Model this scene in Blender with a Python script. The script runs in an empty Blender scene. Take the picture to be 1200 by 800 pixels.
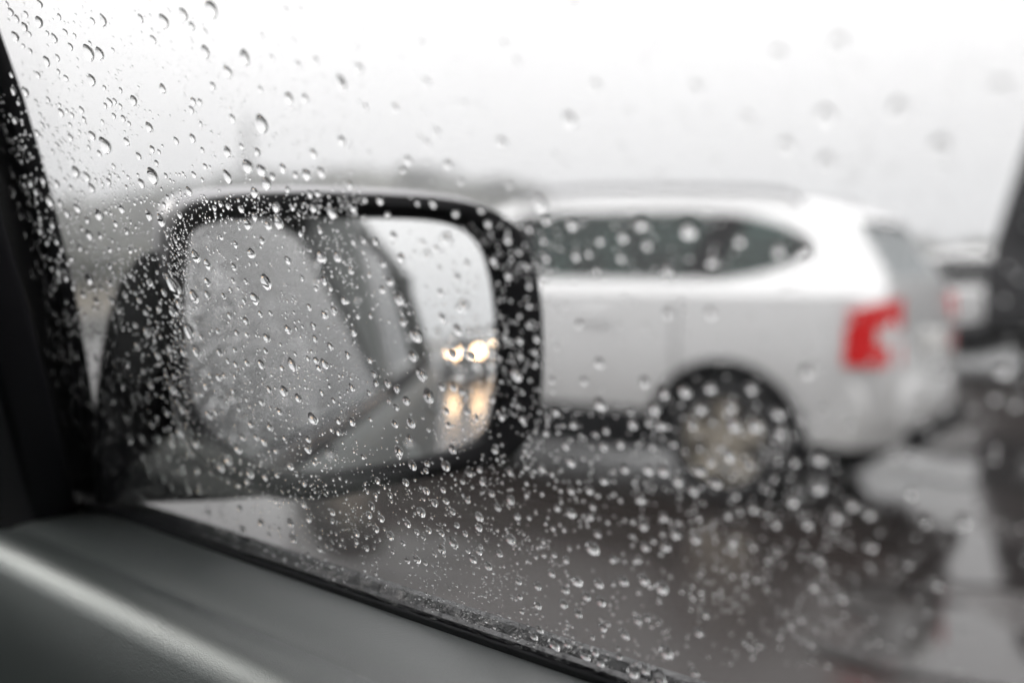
import bpy, bmesh, math, random
from mathutils import Vector, Matrix
R_ = math.radians
random.seed(7)
sc = bpy.context.scene
col = sc.collection

# ------------------------------------------------------------------ camera
CAM = Vector((0, 0, 1.25))
YAW, PITCH, FX = R_(48), R_(4.2), 1200 * 35 / 36
cd = bpy.data.cameras.new('camera')
cam = bpy.data.objects.new('camera', cd)
col.objects.link(cam)
cam.location = CAM
cam.rotation_euler = (R_(90) - PITCH, 0, -YAW)
cd.lens, cd.sensor_width = 35, 36
cd.clip_start, cd.clip_end = 0.01, 3000
cd.dof.use_dof = True
cd.dof.focus_distance = 0.43
cd.dof.aperture_fstop = 3.3
sc.camera = cam

# ------------------------------------------------------------------ sky and sun
SUN_EL, SUN_AZ = R_(30), R_(-14)
w = bpy.data.worlds.new('World')
sc.world = w
w.use_nodes = True
nt = w.node_tree
nt.nodes.clear()
N = nt.nodes.new
L = nt.links.new
out = N('ShaderNodeOutputWorld')
bg = N('ShaderNodeBackground')
bg.inputs['Strength'].default_value = 0.1
sky = N('ShaderNodeTexSky')
sky.sky_type = 'NISHITA'
sky.sun_disc = False
sky.sun_elevation, sky.sun_rotation = SUN_EL, SUN_AZ
hs = N('ShaderNodeHueSaturation')
hs.inputs['Saturation'].default_value = 0.12
L(sky.outputs[0], hs.inputs['Color'])
tc = N('ShaderNodeTexCoord')
sp = N('ShaderNodeSeparateXYZ')
L(tc.outputs['Generated'], sp.inputs[0])
mx = N('ShaderNodeMath'); mx.operation = 'MAXIMUM'; mx.inputs[1].default_value = 0
L(sp.outputs['Z'], mx.inputs[0])
ns = N('ShaderNodeTexNoise')
ns.inputs['Scale'].default_value = 2.2
ns.inputs['Detail'].default_value = 5
L(tc.outputs['Generated'], ns.inputs['Vector'])
# overcast sky: brightest at the zenith, about a quarter of that at the horizon
mul = N('ShaderNodeMath'); mul.operation = 'MULTIPLY_ADD'
ZEN = 35.0
mul.inputs[1].default_value = ZEN * 0.74
mul.inputs[2].default_value = ZEN * 0.255
L(mx.outputs[0], mul.inputs[0])
mr = N('ShaderNodeMapRange')
mr.inputs['To Min'].default_value = 0.86
mr.inputs['To Max'].default_value = 1.14
L(ns.outputs['Fac'], mr.inputs['Value'])
m2 = N('ShaderNodeMath'); m2.operation = 'MULTIPLY'
L(mul.outputs[0], m2.inputs[0]); L(mr.outputs[0], m2.inputs[1])
cc = N('ShaderNodeVectorMath'); cc.operation = 'SCALE'
cc.inputs[0].default_value = (1.0, 0.993, 0.996)
L(m2.outputs[0], cc.inputs['Scale'])
mixc = N('ShaderNodeMix'); mixc.data_type = 'RGBA'
mixc.inputs['Factor'].default_value = 0.9
L(hs.outputs[0], mixc.inputs['A'])
L(cc.outputs[0], mixc.inputs['B'])
L(mixc.outputs['Result'], bg.inputs['Color'])
L(bg.outputs[0], out.inputs['Surface'])

sd = bpy.data.lights.new('sun', 'SUN')
sd.energy, sd.angle, sd.color = 1.3, R_(20), (1, 0.97, 0.93)
sun = bpy.data.objects.new('sun', sd)
col.objects.link(sun)
sun.rotation_euler = (R_(90) - SUN_EL, 0, math.pi - SUN_AZ)
vs = sc.view_settings
vs.view_transform, vs.look, vs.exposure, vs.gamma = 'Standard', 'None', 0.0, 1.0
sc.cycles.caustics_reflective = False
sc.cycles.caustics_refractive = False
sc.cycles.max_bounces = 14
sc.cycles.transmission_bounces = 12
sc.cycles.transparent_max_bounces = 24
sc.cycles.use_denoising = True
sc.cycles.sample_clamp_indirect = 8

# ------------------------------------------------------------------ materials
def mat(name, color=(0.5, 0.5, 0.5), rough=0.5, metal=0.0, coat=0.0, spec=0.5, emit=None, emit_s=0, bump=None, vary=None):
    m = bpy.data.materials.new(name)
    m.use_nodes = True
    t = m.node_tree
    b = t.nodes['Principled BSDF']
    b.inputs['Base Color'].default_value = (*color, 1)
    b.inputs['Roughness'].default_value = rough
    b.inputs['Metallic'].default_value = metal
    b.inputs['Coat Weight'].default_value = coat
    b.inputs['Coat Roughness'].default_value = 0.05
    b.inputs['Specular IOR Level'].default_value = spec
    if emit:
        b.inputs['Emission Color'].default_value = (*emit, 1)
        b.inputs['Emission Strength'].default_value = emit_s
    co = t.nodes.new('ShaderNodeTexCoord')
    if bump:
        s, st, dist = bump
        n = t.nodes.new('ShaderNodeTexNoise')
        n.inputs['Scale'].default_value = s
        n.inputs['Detail'].default_value = 3
        t.links.new(co.outputs['Object'], n.inputs['Vector'])
        bp = t.nodes.new('ShaderNodeBump')
        bp.inputs['Strength'].default_value = st
        bp.inputs['Distance'].default_value = dist
        t.links.new(n.outputs['Fac'], bp.inputs['Height'])
        t.links.new(bp.outputs[0], b.inputs['Normal'])
    if vary:
        s, c2 = vary
        n = t.nodes.new('ShaderNodeTexNoise')
        n.inputs['Scale'].default_value = s
        n.inputs['Detail'].default_value = 4
        t.links.new(co.outputs['Object'], n.inputs['Vector'])
        mm = t.nodes.new('ShaderNodeMix'); mm.data_type = 'RGBA'
        mm.inputs['A'].default_value = (*color, 1)
        mm.inputs['B'].default_value = (*c2, 1)
        t.links.new(n.outputs['Fac'], mm.inputs['Factor'])
        t.links.new(mm.outputs['Result'], b.inputs['Base Color'])
    return m

def thin_glass(name, tint, rough=0.0, f0=0.04):
    """a single sheet of glass: straight-through tint plus a mirror share that grows towards grazing"""
    m = bpy.data.materials.new(name)
    m.use_nodes = True
    t = m.node_tree
    t.nodes.clear()
    o = t.nodes.new('ShaderNodeOutputMaterial')
    tr = t.nodes.new('ShaderNodeBsdfTransparent')
    tr.inputs[0].default_value = (*tint, 1)
    gl = t.nodes.new('ShaderNodeBsdfGlossy')
    gl.inputs['Roughness'].default_value = rough
    lw = t.nodes.new('ShaderNodeLayerWeight')
    lw.inputs['Blend'].default_value = 0.5
    pw = t.nodes.new('ShaderNodeMath'); pw.operation = 'POWER'; pw.inputs[1].default_value = 5
    t.links.new(lw.outputs['Facing'], pw.inputs[0])
    ma = t.nodes.new('ShaderNodeMath'); ma.operation = 'MULTIPLY_ADD'
    ma.inputs[1].default_value = 1 - f0; ma.inputs[2].default_value = f0
    t.links.new(pw.outputs[0], ma.inputs[0])
    mix = t.nodes.new('ShaderNodeMixShader')
    t.links.new(ma.outputs[0], mix.inputs[0])
    t.links.new(tr.outputs[0], mix.inputs[1])
    t.links.new(gl.outputs[0], mix.inputs[2])
    t.links.new(mix.outputs[0], o.inputs[0])
    return m

def misted_glass(name):
    m = thin_glass(name, (0.55, 0.58, 0.58), 0.08, 0.12)
    t = m.node_tree
    o = [n for n in t.nodes if n.type == 'OUTPUT_MATERIAL'][0]
    first = o.inputs[0].links[0].from_socket
    df = t.nodes.new('ShaderNodeBsdfDiffuse')
    df.inputs[0].default_value = (0.62, 0.65, 0.66, 1)
    mix = t.nodes.new('ShaderNodeMixShader')
    mix.inputs[0].default_value = 0.42
    t.links.new(first, mix.inputs[1]); t.links.new(df.outputs[0], mix.inputs[2]); t.links.new(mix.outputs[0], o.inputs[0])
    return m

def water_mat():
    m = bpy.data.materials.new('rain_water')
    m.use_nodes = True
    t = m.node_tree
    t.nodes.clear()
    o = t.nodes.new('ShaderNodeOutputMaterial')
    g = t.nodes.new('ShaderNodeBsdfGlass')
    g.inputs['IOR'].default_value = 1.333
    g.inputs['Roughness'].default_value = 0
    g.inputs['Color'].default_value = (1, 1, 1, 1)
    t.links.new(g.outputs[0], o.inputs[0])
    return m

def asphalt_mat():
    m = bpy.data.materials.new('wet_asphalt')
    m.use_nodes = True
    t = m.node_tree
    b = t.nodes['Principled BSDF']
    co = t.nodes.new('ShaderNodeTexCoord')
    def noise(scale, detail, vec=None):
        n = t.nodes.new('ShaderNodeTexNoise')
        n.inputs['Scale'].default_value = scale
        n.inputs['Detail'].default_value = detail
        t.links.new(vec or co.outputs['Object'], n.inputs['Vector'])
        return n
    big = noise(0.35, 4)
    r = t.nodes.new('ShaderNodeValToRGB')
    r.color_ramp.elements[0].position, r.color_ramp.elements[1].position = 0.42, 0.60
    r.color_ramp.elements[0].color = (0.09, 0.09, 0.09, 1)
    r.color_ramp.elements[1].color = (0.27, 0.27, 0.27, 1)
    t.links.new(big.outputs['Fac'], r.inputs['Fac'])
    t.links.new(r.outputs['Color'], b.inputs['Roughness'])
    fine = noise(9, 6)
    mc = t.nodes.new('ShaderNodeMix'); mc.data_type = 'RGBA'
    mc.inputs['A'].default_value = (0.015, 0.0122, 0.0115, 1)
    mc.inputs['B'].default_value = (0.034, 0.0275, 0.0255, 1)
    t.links.new(fine.outputs['Fac'], mc.inputs['Factor'])
    t.links.new(mc.outputs['Result'], b.inputs['Base Color'])
    grain = noise(90, 3)
    wave = noise(2.0, 2)
    am = t.nodes.new('ShaderNodeMath'); am.operation = 'MULTIPLY'
    t.links.new(grain.outputs['Fac'], am.inputs[0]); t.links.new(r.outputs['Color'], am.inputs[1])
    bp = t.nodes.new('ShaderNodeBump')
    bp.inputs['Strength'].default_value = 0.5
    bp.inputs['Distance'].default_value = 0.008
    t.links.new(am.outputs[0], bp.inputs['Height'])
    b2 = t.nodes.new('ShaderNodeBump')
    b2.inputs['Strength'].default_value = 0.06
    b2.inputs['Distance'].default_value = 0.05
    t.links.new(wave.outputs['Fac'], b2.inputs['Height'])
    t.links.new(bp.outputs[0], b2.inputs['Normal'])
    t.links.new(b2.outputs[0], b.inputs['Normal'])
    b.inputs['Specular IOR Level'].default_value = 0.5
    return m

M = {
    'asphalt': asphalt_mat(),
    'puddle': mat('puddle_water', (0.016, 0.0135, 0.013), 0.06, spec=0.6, bump=(1.6, 0.05, 0.03)),
    'field': mat('winter_grass', (0.075, 0.068, 0.045), 0.9, bump=(6, 0.6, 0.1), vary=(0.4, (0.11, 0.09, 0.07))),
    'hill': mat('hill_scrub', (0.05, 0.052, 0.035), 0.95, vary=(0.05, (0.07, 0.065, 0.045))),
    'leaf': mat('distant_leaves', (0.045, 0.052, 0.033), 0.9, vary=(0.3, (0.075, 0.07, 0.045))),
    'bark': mat('bark', (0.06, 0.05, 0.04), 0.9),
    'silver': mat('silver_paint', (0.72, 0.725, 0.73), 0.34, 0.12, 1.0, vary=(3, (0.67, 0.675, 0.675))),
    'mirror_cap': mat('mirror_cap_paint', (0.30, 0.30, 0.31), 0.4, 0.2, 0.4),
    'white': mat('white_paint', (0.78, 0.78, 0.78), 0.35, 0, 1.0),
    'greypaint': mat('grey_green_paint', (0.10, 0.106, 0.103), 0.45, 0.1, 0.0, spec=0.3),
    'darkpaint': mat('dark_grey_paint', (0.13, 0.135, 0.14), 0.35, 0, 1.0),
    'cabpaint': mat('truck_paint', (0.026, 0.026, 0.028), 0.6, spec=0.2),
    'black': mat('black_plastic', (0.005, 0.005, 0.006), 0.5, spec=0.15, bump=(300, 0.15, 0.001)),
    'gloss_black': mat('black_gloss_plastic', (0.006, 0.006, 0.007), 0.3, spec=0.25),
    'rubber': mat('black_rubber', (0.006, 0.006, 0.007), 0.55, spec=0.15, bump=(500, 0.1, 0.0005)),
    'wet_rubber': mat('wet_rubber', (0.009, 0.009, 0.011), 0.22, spec=0.45, coat=0.25, bump=(110, 0.8, 0.006)),
    'tyre': mat('tyre_rubber', (0.018, 0.018, 0.019), 0.7),
    'rim': mat('dirty_alloy', (0.42, 0.39, 0.34), 0.45, 0.5, vary=(12, (0.30, 0.26, 0.20))),
    'trim': mat('door_trim_plastic', (0.040, 0.045, 0.0445), 0.30, spec=0.8, bump=(1500, 0.65, 0.00026), vary=(900, (0.055, 0.060, 0.059))),
    'sail': mat('pillar_trim_plastic', (0.007, 0.007, 0.009), 0.6, spec=0.2, bump=(900, 0.2, 0.0004)),
    'lining': mat('grey_headlining', (0.10, 0.10, 0.10), 0.95),
    'seat': mat('dark_seat_fabric', (0.04, 0.04, 0.043), 0.9, bump=(400, 0.3, 0.001)),
    'pane': thin_glass('side_window_glass', (0.975, 0.972, 0.97)),
    'tint': thin_glass('tinted_car_glass', (0.50, 0.58, 0.565)),
    'clear_glass': thin_glass('windscreen_glass', (0.93, 0.95, 0.94)),
    'dark_tint': thin_glass('privacy_car_glass', (0.20, 0.22, 0.22), rough=0.06, f0=0.06),
    'misted': misted_glass('misted_rear_glass'),
    'water': water_mat(),
    'mirror': mat('mirror_silver', (0.86, 0.87, 0.87), 0.025, 1.0),
    'red': mat('red_lamp_lens', (0.66, 0.016, 0.018), 0.15, coat=0.6),
    'clear': mat('clear_lamp_lens', (0.62, 0.58, 0.57), 0.15, coat=1.0),
    'lamp_on': mat('lit_headlamp', (0.9, 0.8, 0.6), 0.2, emit=(1.0, 0.64, 0.35), emit_s=20),
    'lamp_off': mat('headlamp_glass', (0.5, 0.5, 0.5), 0.1, coat=1.0),
    'plate': mat('number_plate', (0.7, 0.7, 0.68), 0.4),
    'metal': mat('grey_metal', (0.35, 0.35, 0.36), 0.4, 0.8),
}

def low_blend(m, low_color, z0, z1):  # blends a darker grey-brown into the base colour towards the bottom, broken by noise
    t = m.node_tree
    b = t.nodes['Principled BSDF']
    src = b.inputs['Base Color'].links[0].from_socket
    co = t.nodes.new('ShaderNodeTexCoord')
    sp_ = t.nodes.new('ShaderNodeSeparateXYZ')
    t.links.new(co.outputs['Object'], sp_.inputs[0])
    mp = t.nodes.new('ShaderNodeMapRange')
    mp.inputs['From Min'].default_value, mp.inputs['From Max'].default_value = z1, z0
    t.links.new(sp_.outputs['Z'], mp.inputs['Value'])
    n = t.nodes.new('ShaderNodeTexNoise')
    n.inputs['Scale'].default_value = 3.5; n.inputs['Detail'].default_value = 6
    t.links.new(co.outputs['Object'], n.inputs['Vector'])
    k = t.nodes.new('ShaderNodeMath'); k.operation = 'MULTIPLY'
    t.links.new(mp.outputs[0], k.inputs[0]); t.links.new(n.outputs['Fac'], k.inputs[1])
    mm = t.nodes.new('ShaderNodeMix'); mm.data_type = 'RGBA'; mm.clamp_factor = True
    mm.inputs['B'].default_value = (*low_color, 1)
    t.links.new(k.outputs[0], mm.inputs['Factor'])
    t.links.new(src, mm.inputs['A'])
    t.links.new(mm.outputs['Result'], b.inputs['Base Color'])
low_blend(M['silver'], (0.26, 0.25, 0.235), 0.30, 0.95)

# ------------------------------------------------------------------ helpers
def empty(name, loc=(0, 0, 0), rz=0, parent=None):
    o = bpy.data.objects.new(name, None)
    o.empty_display_size = 0.2
    o.location = loc
    o.rotation_euler = (0, 0, rz)
    col.objects.link(o)
    if parent: o.parent = parent
    return o

def tag(o, label=None, cat=None, group=None, kind=None):
    if label: o['label'] = label
    if cat: o['category'] = cat
    if group: o['group'] = group
    if kind: o['kind'] = kind
    return o

def link(name, me, parent=None):
    o = bpy.data.objects.new(name, me)
    col.objects.link(o)
    if parent: o.parent = parent
    return o

def build(name, bm, m, parent=None, smooth=35):
    bmesh.ops.recalc_face_normals(bm, faces=bm.faces[:])
    me = bpy.data.meshes.new(name)
    bm.to_mesh(me)
    bm.free()
    if m: me.materials.append(m)
    if smooth:
        for p in me.polygons: p.use_smooth = True
        me.set_sharp_from_angle(angle=R_(smooth))
    return link(name, me, parent)

def bm_box(lo, hi, bev=0.0, seg=2, bm=None):
    bm = bm or bmesh.new()
    r = bmesh.ops.create_cube(bm, size=1)
    for v in r['verts']:
        v.co = Vector([(lo[i] + hi[i]) / 2 + v.co[i] * (hi[i] - lo[i]) for i in range(3)])
    if bev:
        es = list({e for v in r['verts'] for e in v.link_edges})
        bmesh.ops.bevel(bm, geom=es, offset=bev, segments=seg, profile=0.5, affect='EDGES')
    return bm

def bm_prism(pts, vec, bm=None, bev=0.0, seg=2):
    """polygon of 3-D points pushed along vec"""
    bm = bm or bmesh.new()
    vec = Vector(vec)
    a = [bm.verts.new(Vector(p)) for p in pts]
    b = [bm.verts.new(Vector(p) + vec) for p in pts]
    fa = bm.faces.new(a)
    fb = bm.faces.new(b[::-1])
    n = len(a)
    for i in range(n):
        bm.faces.new((a[i], b[i], b[(i + 1) % n], a[(i + 1) % n]))
    if bev:
        es = list(set(fa.edges) | set(fb.edges))
        bmesh.ops.recalc_face_normals(bm, faces=bm.faces[:])
        bmesh.ops.bevel(bm, geom=es, offset=bev, segments=seg, profile=0.5, affect='EDGES')
    return bm

def bm_loft(rings, closed=True, cap=True, bm=None):
    bm = bm or bmesh.new()
    rows = [[bm.verts.new(Vector(p)) for p in r] for r in rings]
    n = len(rows[0])
    for a, b in zip(rows, rows[1:]):
        for i in range(n if closed else n - 1):
            j = (i + 1) % n
            try: bm.faces.new((a[i], b[i], b[j], a[j]))
            except ValueError: pass
    if cap and closed:
        bm.faces.new(rows[0]); bm.faces.new(rows[-1][::-1])
    return bm

def bm_cyl(c, axis, r1, r2, depth, seg=32, bm=None):
    bm = bm or bmesh.new()
    q = Vector((0, 0, 1)).rotation_difference(Vector(axis).normalized()).to_matrix().to_4x4()
    bmesh.ops.create_cone(bm, cap_ends=True, segments=seg, radius1=r1, radius2=r2, depth=depth,
                          matrix=Matrix.Translation(Vector(c)) @ q)
    return bm

def interp(tab, y):
    """piecewise linear look-up; tab is sorted by its first column"""
    if y <= tab[0][0]: return tab[0][1]
    for (a, va), (b, vb) in zip(tab, tab[1:]):
        if y <= b:
            return va + (vb - va) * (y - a) / (b - a)
    return tab[-1][1]

def spline(pts, n):
    """closed Catmull-Rom through 2-D points"""
    res = []
    k = len(pts)
    for i in range(k):
        p0, p1, p2, p3 = (Vector(pts[(i + d) % k]) for d in (-1, 0, 1, 2))
        for s in range(n):
            t = s / n
            res.append(0.5 * ((2 * p1) + (-p0 + p2) * t + (2 * p0 - 5 * p1 + 4 * p2 - p3) * t * t + (-p0 + 3 * p1 - 3 * p2 + p3) * t ** 3))
    return res

def boolean(o, cutters, op='DIFFERENCE'):
    for c in cutters:
        md = o.modifiers.new('b', 'BOOLEAN')
        md.operation = op
        md.solver = 'EXACT'
        md.object = c
    bpy.context.view_layer.update()
    dg = bpy.context.evaluated_depsgraph_get()
    me = bpy.data.meshes.new_from_object(o.evaluated_get(dg))
    o.modifiers.clear()
    o.data = me
    for p in me.polygons: p.use_smooth = True
    me.set_sharp_from_angle(angle=R_(32))
    for c in cutters:
        bpy.data.objects.remove(c)

# view rays of the photograph, used to measure out real planes (window pane, door, mirror)
_rt = Vector((math.cos(YAW), -math.sin(YAW), 0))
_fw = Vector((math.sin(YAW), math.cos(YAW), 0)) * math.cos(PITCH) - Vector((0, 0, 1)) * math.sin(PITCH)
_up = _rt.cross(_fw)
def ray(px, py):
    return _fw + _rt * ((px - 600) / FX) + _up * ((400 - py) / FX)
def hit(px, py, p0, n):
    d = ray(px, py)
    k = (Vector(p0) - CAM).dot(Vector(n)) / d.dot(Vector(n))
    return CAM + d * k, k

# ------------------------------------------------------------------ ground, field, hills
def sheet(name, pts, z, m, cuts=0):
    bm = bmesh.new()
    bm.faces.new([bm.verts.new((x, y, z)) for x, y in pts])
    if cuts: bmesh.ops.subdivide_edges(bm, edges=bm.edges[:], cuts=cuts, use_grid_fill=True)
    return build(name, bm, m, None, 0)

tag(sheet('ground', [(-620, -620), (620, -620), (620, 620), (-620, 620)], -0.012, M['field']), kind='structure')
tag(sheet('parking_lot', [(-30, -70), (30, -70), (36, 8), (30, 21), (14, 27), (-30, 30)], 0.0, M['asphalt']), kind='structure')

def hill_h(az):
    """height of the skyline (m) at 230 m by compass angle from the forward axis (deg, towards the right)"""
    return interp([(-60, 10), (0, 12), (18, 15), (26, 19), (33, 25.5), (42, 28), (48, 24), (54, 17), (62, 10), (75, 6), (100, 5), (150, 9)], az)
bm = bmesh.new()
rows = []
for ri, (rad, fr) in enumerate([(115, 0.0), (135, 0.12), (160, 0.36), (190, 0.66), (215, 0.88), (235, 0.97), (260, 0.9), (330, 0.6), (420, 0.2)]):
    row = []
    for k in range(-60, 151, 3):
        a = R_(k)
        h = hill_h(k) * fr * 0.86 + (math.sin(k * 0.9 + ri) + math.sin(k * 0.37)) * 0.35 * fr
        row.append(bm.verts.new((rad * math.sin(a), rad * math.cos(a), h - 0.3)))
    rows.append(row)
for a, b in zip(rows, rows[1:]):
    for i in range(len(a) - 1):
        bm.faces.new((a[i], a[i + 1], b[i + 1], b[i]))
tag(build('hills', bm, M['hill'], None, 0), kind='structure')

def leaf_cloud(bm, c, rx, rz, n, size):
    for _ in range(n):
        while True:
            p = Vector((random.uniform(-1, 1), random.uniform(-1, 1), random.uniform(-1, 1)))
            if 0.35 < p.length < 1: break
        p = Vector((p.x * rx, p.y * rx, p.z * rz)) + Vector(c)
        q = Matrix.Rotation(random.uniform(0, 6.28), 3, 'Z') @ Matrix.Rotation(random.uniform(-1.2, 1.2), 3, 'X')
        s = size * random.uniform(0.6, 1.3)
        bm.faces.new([bm.verts.new(p + q @ Vector(v)) for v in ((-s, -s * .6, 0), (s, -s * .5, .1 * s), (s * .7, s * .6, 0), (-s * .6, s * .7, .1 * s))])

bm = bmesh.new()
for _ in range(760):
    k = random.uniform(-10, 85)
    fr = random.uniform(0.0, 1.0)
    rad = 125 + fr * 105
    prof = interp([(125, .06), (160, .36), (190, .66), (215, .88), (235, .97)], rad)
    h = hill_h(k) * prof * 0.86
    s = random.uniform(1.4, 2.6)
    leaf_cloud(bm, (rad * math.sin(R_(k)), rad * math.cos(R_(k)), h + s * 0.1), s * 1.6, s * .8, 20, 0.9)
tag(build('woods', bm, M['leaf'], None, 0), 'far misty woodland covering the low hill beyond the car park', kind='stuff')

# a slender tall tree on the skyline
a = R_(33.3)
t = empty('poplar_tree', (226 * math.sin(a), 226 * math.cos(a), 15.0))
t.scale = (1.0, 1.0, 0.95)
tag(t, 'tall slim pale grey tree rising faintly above the misty hill', 'tree')
bm = bm_loft([[(r * math.cos(i * .785), r * math.sin(i * .785), z) for i in range(8)] for r, z in ((.4, -1), (.3, 6), (.18, 12), (.05, 18))])
build('trunk', bm, M['bark'], t)
bm = bmesh.new()
for k in range(26):
    z = 4 + k * 0.62
    leaf_cloud(bm, (random.uniform(-.3, .3), random.uniform(-.3, .3), z), 1.9 * (1 - k / 30) + .35, 0.9, 26, 0.26)
build('crown', bm, M['leaf'], t, 0)

# hedge at the edge of the field
t = empty('hedge', (0, 0, 0))
tag(t, 'dull green brown hedge along the field below the misty hill', 'hedge')
bm = bmesh.new()
bs = bmesh.new()
for k in range(70):
    az = R_(4 + k * 0.62)
    rad = 62 - 8 * math.sin(k * 0.05)
    c = (rad * math.sin(az), rad * math.cos(az))
    hh = 1.55 + 1.3 * max(0, 1 - k / 42) + random.uniform(-.25, .35)
    leaf_cloud(bm, (c[0], c[1], hh * 0.55), 0.75, hh * 0.6, 60, 0.2)
    bm_cyl((c[0], c[1], 0.4), (random.uniform(-.2, .2), random.uniform(-.2, .2), 1), .05, .03, .9, 6, bs)
build('foliage', bm, M['leaf'], t, 0)
build('stem', bs, M['bark'], t, 0)['kind'] = 'stuff'

# ------------------------------------------------------------------ parked cars
class Body:
    """shape of a car: half widths and heights as functions of y (forward) and z"""
    def __init__(s, top, belt, hw, low, roof_in=0.22, bottom=0.3):
        s.top, s.belt, s.hw, s.low, s.roof_in = top, belt, hw, low, roof_in
    def ring(s, y, inset=0.0, bottom=None):
        zt = interp(s.top, y) - inset
        zb = min(interp(s.belt, y), zt - 0.02)
        hw = interp(s.hw, y) - inset
        lo = bottom if bottom is not None else interp(s.low, y)
        tt = max(0, min(1, (zt - zb) / 0.5))
        re = hw - 0.05 - (s.roof_in - 0.05) * tt
        zr = zt - 0.075 * tt - 0.006
        zb = max(zb, lo + 0.05)
        half = [(0, lo), (hw * 0.8, lo), (hw - 0.02, lo + 0.06), (hw, lo + (zb - lo) * 0.30), (hw + 0.012, lo + (zb - lo) * 0.62),
                (hw, zb - 0.05 * (zb - lo)), (hw - 0.03, zb), ((hw - 0.03 + re) / 2, (zb + zr) / 2), (re, zr), (re - 0.05, zr + 0.045 * tt + 0.002), (re - 0.2, zt - 0.008 * tt), (0, zt)]
        pts = [(x, y, z) for x, z in half] + [(-x, y, z) for x, z in half[-2:0:-1]]
        return pts
    def ring_x(s, y, z):
        r = s.ring(y)[2:8]
        return interp([(q[2], q[0]) for q in r], z)
    def side(s, y, z, off=0.0):
        zt = interp(s.top, y); zb = min(interp(s.belt, y), zt - 0.02); hw = interp(s.hw, y)
        tt = max(0, min(1, (zt - zb) / 0.5))
        re = hw - 0.05 - (s.roof_in - 0.05) * tt
        zr = zt - 0.075 * tt - 0.006
        if z <= zb: return hw + off
        k = min(1, (z - zb) / max(1e-3, zr - zb))
        return (hw - 0.03) + (re - hw + 0.03) * k + off

def side_slab(B, poly, sgn, off, th, bm=None):
    """slab lying on the greenhouse side over a polygon of (y, z)"""
    bm = bm or bmesh.new()
    a = [bm.verts.new((sgn * B.side(y, z, off), y, z)) for y, z in poly]
    b = [bm.verts.new((sgn * B.side(y, z, off - th), y, z)) for y, z in poly]
    n = len(a)
    bm.faces.new(a); bm.faces.new(b[::-1])
    for i in range(n): bm.faces.new((a[i], b[i], b[(i + 1) % n], a[(i + 1) % n]))
    return bm

def make_wheel(parent, x, y, r, wd, sgn, spokes=5):
    e = empty('wheel', (x, y, r), 0, parent)
    prof = [(r * .66, -wd / 2), (r * .88, -wd / 2), (r * .985, -wd * .36), (r, -wd * .2), (r, wd * .2), (r * .985, wd * .36), (r * .88, wd / 2), (r * .66, wd / 2)]
    n = 40
    build('tyre', bm_loft([[(px * 1, rr * math.cos(i * 6.28318 / n), rr * math.sin(i * 6.28318 / n)) for rr, px in prof] for i in range(n + 1)], True, False), M['tyre'], e)
    bm = bmesh.new()
    face = sgn * wd * 0.36
    # barrel
    bp = [(r * .665, sgn * wd * .46), (r * .64, sgn * wd * .46), (r * .60, sgn * wd * .2), (r * .60, -sgn * wd * .3), (r * .665, -sgn * wd * .3)]
    bm_loft([[(px, rr * math.cos(i * 6.28318 / n), rr * math.sin(i * 6.28318 / n)) for rr, px in bp] for i in range(n + 1)], True, False, bm)
    bm_cyl((face - sgn * .005, 0, 0), (1, 0, 0), r * .17, r * .17, 0.04, 20, bm)
    for k in range(spokes):
        a0 = k * 6.28318 / spokes + .3
        ca, sa = math.cos(a0), math.sin(a0)
        def P(rad, tan, px): return (px, rad * ca - tan * sa, rad * sa + tan * ca)
        bm_loft([[P(r * .1, -.034, face), P(r * .1, .034, face), P(r * .1, .03, face - sgn * .03), P(r * .1, -.03, face - sgn * .03)],
                 [P(r * .62, -.058, face + sgn * .012), P(r * .62, .058, face + sgn * .012), P(r * .62, .05, face - sgn * .03), P(r * .62, -.05, face - sgn * .03)]], True, True, bm)
    build('rim', bm, M['rim'], e)
    build('brake_disc', bm_cyl((-sgn * .02, 0, 0), (1, 0, 0), r * .42, r * .42, .02, 28), M['metal'], e)
    return e

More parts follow.
